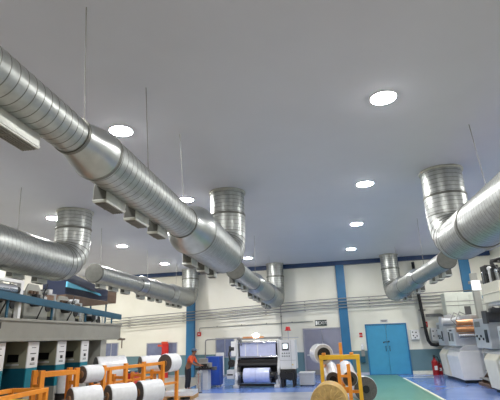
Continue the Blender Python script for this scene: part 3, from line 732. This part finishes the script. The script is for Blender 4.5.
# ------------------------------------------------------------------ slitting machine in the middle
SR = WR
t = thing('slitter_machine', 'white slitting machine winding bluish film at the middle of back wall', 'slitting machine', (-3.1, 20.7, 0), SR)
def sb(name, m, *a, bevel=.008, parent=None): return bx(name, m, parent or t, *a, bevel=bevel)
for s in (-1, 1):
    bb = MB(); xx = s*.98
    bb.prism([(-.25,0), (1.1,0), (1.1,1.75), (.8,2.0), (.1,2.0), (0,1.85), (0,1.2), (-.25,.75)], 'x', xx-.06, xx+.06); bb.build('side_frame', 'lightgrey', t, .012)
sb('film_web', 'film_blue', -.84, .84, .06, .09, 1.28, 1.84)
one('web_fold', 'film', lambda b: (b.box(-.02, .02, .045, .06, 1.28, 1.84), b.box(-.6, -.56, .05, .06, 1.28, 1.84)), t)
cy('guide_roller', 'chrome', t, (-.92, .05, 1.87), (.92, .05, 1.87), .06)
cy('guide_roller', 'chrome', t, (-.92, .05, 1.24), (.92, .05, 1.24), .05)
sb('knife_bar', 'black', -.92, .92, -.1, .2, .96, 1.14)
cy('guide_roller', 'rubber', t, (-.92, -.1, .92), (.92, -.1, .92), .07)
sb('rear_cover', 'dark', -.92, .92, .5, .6, .1, 1.9)
sb('top_cover', 'midgrey', -1.0, 1.0, .1, .95, 2.0, 2.1)
one('top_rail', 'copper', lambda b: b.box(-.7, .3, .08, .16, 2.06, 2.14), t)
bb = MB(); L = lambda s: ((0, 0, 0), (0, 1, 0))
one('winding_roll', 'film_blue', lambda b: (b.cyl((-.55, -.35, .5), (.0, -.35, .5), .31, 36), b.cyl((.01, -.35, .5), (.62, -.35, .5), .315, 36)), t, .01, True)
one('winding_shaft', 'steel', lambda b: b.cyl((-.98, -.35, .5), (.98, -.35, .5), .05, 14), t, 0, True)
one('chuck', 'dark', lambda b: (b.cyl((-.7, -.35, .5), (-.55, -.35, .5), .13, 18), b.cyl((.62, -.35, .5), (.8, -.35, .5), .13, 18)), t, 0, True)
for s in (-1, 1):
    sb('winding_arm', 'white_paint' if s < 0 else 'dark', s*.88-.05, s*.88+.05, -.5, .1, .32, .62)
    one('foot', 'lightgrey', lambda b: (b.box(s*.92-.12, s*.92+.12, -.5, -.15, 0, .12), b.box(s*.92-.05, s*.92+.05, -.42, -.25, .12, .34)), t, .01)
sb('base_bar', 'dark', -.92, .92, -.3, -.15, .05, .14)
# left drive group
sb('drive_cover', 'white_paint', -1.25, -1.04, .0, .5, 1.3, 1.95)
one('hand_wheel', 'dark', lambda b: (b.cyl((-1.2, -.12, 1.0), (-1.2, -.04, 1.0), .17, 22), b.cyl((-1.2, -.18, 1.0), (-1.2, -.1, 1.0), .05, 12)), t, 0, True)
one('drive_motor', 'dark', lambda b: (b.cyl((-1.34, .1, 1.62), (-1.1, .1, 1.62), .13, 18), b.box(-1.36, -1.28, 0, .2, 1.5, 1.74)), t, .01, True)
sb('drive_box', 'lightgrey', -1.38, -1.04, -.3, .2, .35, .72); sb('drive_box_plate', 'dark', -1.36, -1.1, -.31, -.3, .5, .56)
one('cable_chain', 'black', lambda b: b.tube([(-1.3, .1, 1.75), (-1.38, .05, 1.4), (-1.3, 0, 1.1), (-1.34, -.05, .75)], .04, 8), t)
# right control cabinet
cb = sb('control_cabinet', 'white_paint', 1.06, 1.76, -.2, .5, .72, 1.95)
sc_ = sb('screen_bezel', 'darkgrey', 1.18, 1.48, -.23, -.2, 1.5, 1.82, parent=cb); 
bx('screen', 'screen', cb, 1.22, 1.43, -.236, -.23, 1.58, 1.78, bevel=0)
one('button_row', 'dark', lambda b: [b.cyl((1.18+.1*k, -.22, 1.38-.12*j), (1.18+.1*k, -.2, 1.38-.12*j), .025, 10) for k in range(4) for j in range(2)], cb)
one('cabinet_seam', 'midgrey', lambda b: (b.box(1.56, 1.57, -.204, -.2, .75, 1.92), b.box(1.06, 1.76, -.204, -.2, 1.08, 1.09)), cb)
one('indicator', 'yellow_thing', lambda b: b.cyl((1.62, -.22, .9), (1.62, -.2, .9), .03, 10), cb)
sb('gear_case', 'dark', 1.06, 1.7, -.3, .4, .3, .72)
one('gear_wheel', 'black', lambda b: [b.cyl((1.2+.3*k, -.38, .5-.06*k), (1.2+.3*k, -.3, .5-.06*k), .17, 20) for k in range(2)], t, 0, True)
one('machine_leg', 'dark', lambda b: [b.box(u-.05, u+.05, v-.05, v+.05, 0, .3) for u in (1.14, 1.62) for v in (-.2, .3)], t)
one('lamp_mast', 'lightgrey', lambda b: (b.box(1.42, 1.46, .1, .14, 1.95, 2.34), b.box(1.1, 1.9, .1, .14, 2.02, 2.06)), t)
wl = MB().sphere((-.06, .05, 2.18), .105, (1.5,1,.9)).build('work_lamp', 'work_lamp', t, 0, True)
bx('lamp_bracket', 'dark', t, -.18, .06, .1, .2, 2.1, 2.2)
bb = MB(); bb.box(1.3, 1.58, .0, .2, 2.34, 2.37); bb.cyl((1.44, .1, 2.37), (1.44, .1, 2.52), .12, 18, .09); bb.build('beacon', 'beacon', t, .006, True)

t = thing('parts_crate', 'white crate on the floor right of the slitting machine', 'crate', (-1.05, 20.9, 0), SR)
bx('crate_body', 'lightgrey', t, -.2, .45, -.25, .3, .03, .5, bevel=.02); bx('lid', 'white_paint', t, -.22, .47, -.27, .32, .5, .56, bevel=.02)
one('crate_foot', 'dark', lambda b: [b.box(u, u+.08, v, v+.08, 0, .03) for u in (-.18, .35) for v in (-.22, .2)], t)

# ------------------------------------------------------------------ right roll rack beside the walkway
RR = math.radians(-4)
t = thing('roll_rack', 'yellow and orange roll rack standing beside the green walkway', 'roll rack', (-.16, 13.4, 0), RR)
wpost = .05
for dx, dy, c, zz in ((0,0,'yellow',1.5), (1.02,0,'yellow',1.5), (0,1.7,'orange',1.27), (.5,1.8,'orange',1.85), (1.02,1.7,'orange',1.27), (.47,.0,'orange',1.3), (.74,.0,'orange',1.3)):
    bx('post', c, t, dx-wpost, dx+wpost, dy-wpost, dy+wpost, 0, zz)
bx('top_beam', 'yellow', t, -.06, 1.08, -.06, .06, 1.42, 1.55, bevel=.015)
for u in (.08, .86): bx('clamp', 'orange', t, u-.05, u+.05, -.08, .08, 1.55, 1.61)
bx('tie_bar', 'orange', t, .52, .69, -.03, .03, .62, .7); bx('tie_bar', 'orange', t, .52, .69, -.03, .03, .95, 1.02); bx('tie_bar', 'orange', t, .05, .97, -.03, .03, .12, .2)
for dx in (0, 1.02): bx('side_rail', 'orange', t, dx-.04, dx+.04, .05, 1.65, 1.19, 1.27); bx('side_rail', 'orange', t, dx-.04, dx+.04, .05, 1.65, .12, .2)
bx('cradle_beam', 'orange', t, .05, .97, 1.5, 1.58, .84, .92); bx('cradle_beam', 'orange', t, .05, .97, .34, .42, .5, .58)
def rr(label, x, y, z, r, l, rz=-4, tilt=0, edge='film_edge', **k):
    c, s_ = math.cos(RR), math.sin(RR)
    o = roll(label, -.16+c*x-s_*y, 13.4+s_*x+c*y, z, r, l, math.radians(rz), 'white film rolls on the yellow rack', edge=edge, core_mat='black', shaft=False, **k)
    o.rotation_euler = (math.radians(tilt), 0, math.radians(rz)); return o
rr('white roll with open dark core on top of the yellow rack', .05, .40, 1.56, .285, .8, 12, edge='film_side', core=.19)
rr('tilted white roll inside the yellow rack, left of the middle posts', .27, .3, .88, .21, 1.0, 4, 14, core=.1)
rr('tilted white roll inside the yellow rack, right of the middle posts', .75, .3, .88, .22, 1.0, 4, 14, core=.1)
rr('dark ended white roll on the floor behind the right side of the yellow rack', 1.16, 2.15, .4, .39, .8, 14, core=.12)
t = roll('large tan wrapped film roll in front of the yellow rack', -.04, 11.9, .47, .46, .85, math.radians(-4), 'tan film rolls', 'kraft', 'kraft_edge', False, .09, 'tan_film_roll')
bb = MB()
for k in range(14):
    a = 2*PI*k/14 + random.uniform(-.12, .12); r1 = random.uniform(.34, .44)
    bb.tube([(.1*math.cos(a), -.012, .1*math.sin(a)), (.25*math.cos(a+.1), -.016, .25*math.sin(a+.1)), (r1*math.cos(a+.05), -.012, r1*math.sin(a+.05))], .010, 6)
bb.build('wrap_crease', 'kraft', t)
t = thing('roll_chock', 'low wooden cradle under the large tan roll', 'cradle', (-.04, 11.9, 0), math.radians(-4))
one('block', 'wood', lambda b: (b.prism([(.12, 0), (.34, 0), (.34, .12), (.25, .06), (.12, .0)], 'y', .1, .75), b.prism([(-.12, 0), (-.34, 0), (-.34, .12), (-.25, .06), (-.12, .0)], 'y', .1, .75)), t)

# ------------------------------------------------------------------ printing units on the right
def print_unit(label, x, y0, y1, seed):
    rnd = random.Random(seed)
    t = thing('print_unit', label, 'printing unit', (x, y0, 0), 0, 'white printing units on the right')
    L = y1-y0; G = .65 if seed == 2 else 0.0; S = L-G
    # skirt panels
    bb = MB(); bb.prism([(0.06,.12), (1.7,.12), (1.7,1.28), (.1,1.28), (-.04,1.05)], 'y', 0, S*.62); bb.build('skirt', 'white_paint', t, .03)
    bb = MB(); bb.prism([(0.0,.12), (1.7,.12), (1.7,1.28), (.06,1.28), (-.1,1.08)], 'y', S*.64, S); bb.build('skirt', 'cream', t, .03)
    bx('plinth', 'dark', t, .12, 1.6, .1, S-.1, 0, .13)
    bb = MB(); bb.prism([(.05,1.28), (1.6,1.28), (1.6,1.5), (.3,1.5)], 'y', .03, L-.03); bb.build('sloping_top', 'lightgrey', t, .02)
    # upper panels
    u = bx('control_panel', 'lightgrey', t, -.05, .4, L*.60, L*.985, 1.46, 2.5, bevel=.02)
    bx('gauge_window', 'dark', u, -.065, -.05, L*.64, L*.71, 1.66, 2.1)
    bx('gauge_window', 'midgrey', u, -.06, -.05, L*.80, L*.95, 2.2, 2.4)
    for k in range(4): cy('push_button', 'black', u, (-.085, L*(.76+.055*k), 1.78+.1*(k % 2)), (-.05, L*(.76+.055*k), 1.78+.1*(k % 2)), .045, 10)
    u = bx('upper_cover', 'white_paint', t, .0, .9, L*.03, L*.44, 1.46, 2.2, bevel=.03)
    bx('gauge_window', 'dark', u, -.015, 0, L*.3, L*.38, 1.66, 2.05); bx('gauge_window', 'midgrey', u, -.015, 0, L*.12, L*.24, 1.66, 2.0)
    bx('nameplate', 'darkgrey', u, -.01, 0, L*.16, L*.3, 2.08, 2.15)
    cy('print_roller', 'copper', t, (.1, -.12, 2.42), (1.6, -.12, 2.42), .12, 24)
    cy('print_roller', 'copper', t, (.05, -.12, 2.15), (1.6, -.12, 2.15), .12, 24)
    cy('print_roller', 'chrome', t, (.1, -.12, 1.88), (1.6, -.12, 1.88), .12, 24)
    bx('rear_frame', 'lightgrey', t, .75, 1.7, L*.05, L*.95, 1.5, 2.75, bevel=.02)
    one('drive_motor', 'darkgrey' if seed == 2 else 'lightgrey', lambda b: (b.cyl((-.1, L*.6, 2.52), (.75, L*.6, 2.52), .18, 20), b.box(.1, .5, L*.6-.12, L*.6+.12, 2.66, 2.82), b.box(-.12, -.06, L*.6-.22, L*.6+.22, 2.3, 2.74)), t, .01, True)
    for k in range(3):
        bb = MB(); a = L*(.15+.3*k)
        bb.tube([(.5, a, 2.3), (.3, a+.1, 2.6), (.5, a+.2, 2.9), (.8, a+.25, 2.75)], .025, 8); bb.build('hose', 'rubber' if seed == 2 else 'midgrey', t)
    return t
print_unit('white printing unit farther away on the right, next to fire extinguisher', 5.5, 20.6, 23.5, 1)
print_unit('white printing unit nearest the camera at the right edge', 5.72, 14.6, 18.6, 2)
# steps and framework between the two units
t = thing('step_ladder', 'grey steps with dark treads between the two white printing units', 'steps', (5.95, 18.62, 0))
for k in range(4): bx('tread', 'midgrey', t, .05+.25*k, .34+.25*k, .1, 1.4, .28*(k+1)-.04, .28*(k+1))
for u in (.04, 1.4): one('stringer', 'brown', lambda b: b.prism([(0,0), (.25,0), (1.15,1.12), (1.0,1.2)], 'y', u, u+.06), t)
bx('base_plate', 'brown', t, -.02, 1.1, .1, 1.4, 0, .12)
cy('handrail', 'dark', t, (.3, .12, .3), (.9, .12, 1.9), .025)
t = thing('electrical_cabinet', 'tall pale grey cabinet wall rising behind the copper rollers of the right units', 'cabinet', (6.12, 23.75, 0), 0)
bx('cabinet_body', 'press_pale', t, .0, 2.3, 0, .7, 0, 3.95, bevel=.02)
for k in range(4): bx('cabinet_door', 'press_pale', t, .05+.56*k, .57+.56*k, -.03, 0, 2.5, 3.85)
bx('gauge', 'darkgrey', t, .85, 1.15, -.045, -.03, 2.85, 3.25)
for z in (2.75, 3.3, 3.5): bx('trim_strip', 'midgrey', t, .02, 2.28, -.05, -.03, z, z+.03)
def tower(label, x, y, parts):
    t = thing('machine_tower', label, 'machine tower', (x, y, 0), 0, 'towers above the right machines')
    for nm, m, a in parts: bx(nm, m, t, *a, bevel=.015)
    return t
t = tower('cream overhead cabinet with dark clutter on top at the right edge', 5.75, 15.6, [
    ('hood_body', 'cream', (0, 1.95, 0, 1.6, 3.0, 3.66)), ('hood_skirt', 'white_paint', (.12, 1.5, .05, 1.55, 2.9, 3.0)),
    ('hood_lip', 'cream', (-.04, 1.6, -.03, 1.63, 3.28, 3.32)),
    ('top_box', 'dark', (.1, .6, .2, .7, 3.66, 4.1)), ('top_box', 'olive', (.65, 1.2, .1, .8, 3.66, 4.3)), ('top_box', 'dark', (.05, .5, 1.0, 1.5, 3.66, 4.3)), ('top_box', 'darkgrey', (.6, 1.3, .9, 1.5, 3.66, 4.0)),
    ('support_leg', 'press_grey', (1.75, 1.95, 0, .2, 0, 3.6)), ('support_leg', 'press_grey', (1.75, 1.95, 1.4, 1.6, 0, 3.6))])
for k in range(5):
    a = .15+.3*k
    one('fitting', ['chrome', 'dark', 'white_paint', 'rubber', 'chrome'][k], lambda b: (b.cyl((.1, a, 3.66), (.1, a, 3.95+.08*(k % 3)), .06, 12), b.sphere((.1, a, 3.98+.08*(k % 3)), .08)), t, 0, True)
bb = MB(); [bb.tube([(.2+.2*k, .2*k, 3.7), (.0+.1*k, .3*k+.2, 4.35), (.5, .4*k+.1, 4.45), (.9, .3, 4.2)], .035, 8) for k in range(4)]; bb.build('hose', 'rubber', t)
t = tower('grey post carrying a bright white panel, right of the blue back column', 6.1, 20.02, [
    ('post', 'press_grey', (.3, .56, .1, .3, 0, 4.45)), ('panel_arm', 'midgrey', (.2, 1.2, .12, .28, 4.0, 4.12))])
bx('lit_panel', 'white_tube', t, .26, .6, .02, .08, 3.72, 4.12)
t = tower('blue bracketed pump cluster below the blue back column', 7.6, 21.6, [
    ('pump_base', 'press_grey', (0, 1.0, 0, 1.0, 2.75, 3.3)), ('pump_block', 'blue_steel', (.1, .6, .1, .6, 3.3, 3.75)), ('support_leg', 'press_grey', (.7, .95, .4, .6, 0, 2.75))])
one('pump', 'blue_steel', lambda b: (b.cyl((-.1, .3, 3.55), (.5, .3, 3.55), .2, 20), b.sphere((-.1, .3, 3.55), .2)), t, 0, True)
one('valve', 'chrome', lambda b: [b.cyl((.1+.25*k, -.05, 3.05+.15*k), (.1+.25*k, .1, 3.05+.15*k), .1, 14) for k in range(3)], t, 0, True)

# ------------------------------------------------------------------ camera, world, view
f = 433.0
Yc = Vector((75, -135, -f)).normalized(); Zc = Vector((-45, 1365, -f))
Zc = (Zc - Yc*Zc.dot(Yc)).normalized(); Xc = Yc.cross(Zc)
R = Matrix((Xc, Yc, Zc))
cam = bpy.data.cameras.new('camera'); cam.sensor_width = 36.0; cam.lens = f/500*36; cam.clip_end = 100; cam.clip_start = .05
co = bpy.data.objects.new('camera', cam); COL.objects.link(co)
co.matrix_world = Matrix.Translation((0, 0, 2.1)) @ R.to_4x4()
scene.camera = co
w = bpy.data.worlds.new('hall_air'); w.use_nodes = True
w.node_tree.nodes['Background'].inputs['Color'].default_value = (.6, .63, .7, 1); w.node_tree.nodes['Background'].inputs['Strength'].default_value = .15
scene.world = w
vs = scene.view_settings
vs.view_transform = 'Standard'; vs.look = 'None'; vs.gamma = 1.0; vs.use_curve_mapping = False; vs.exposure = 0.0
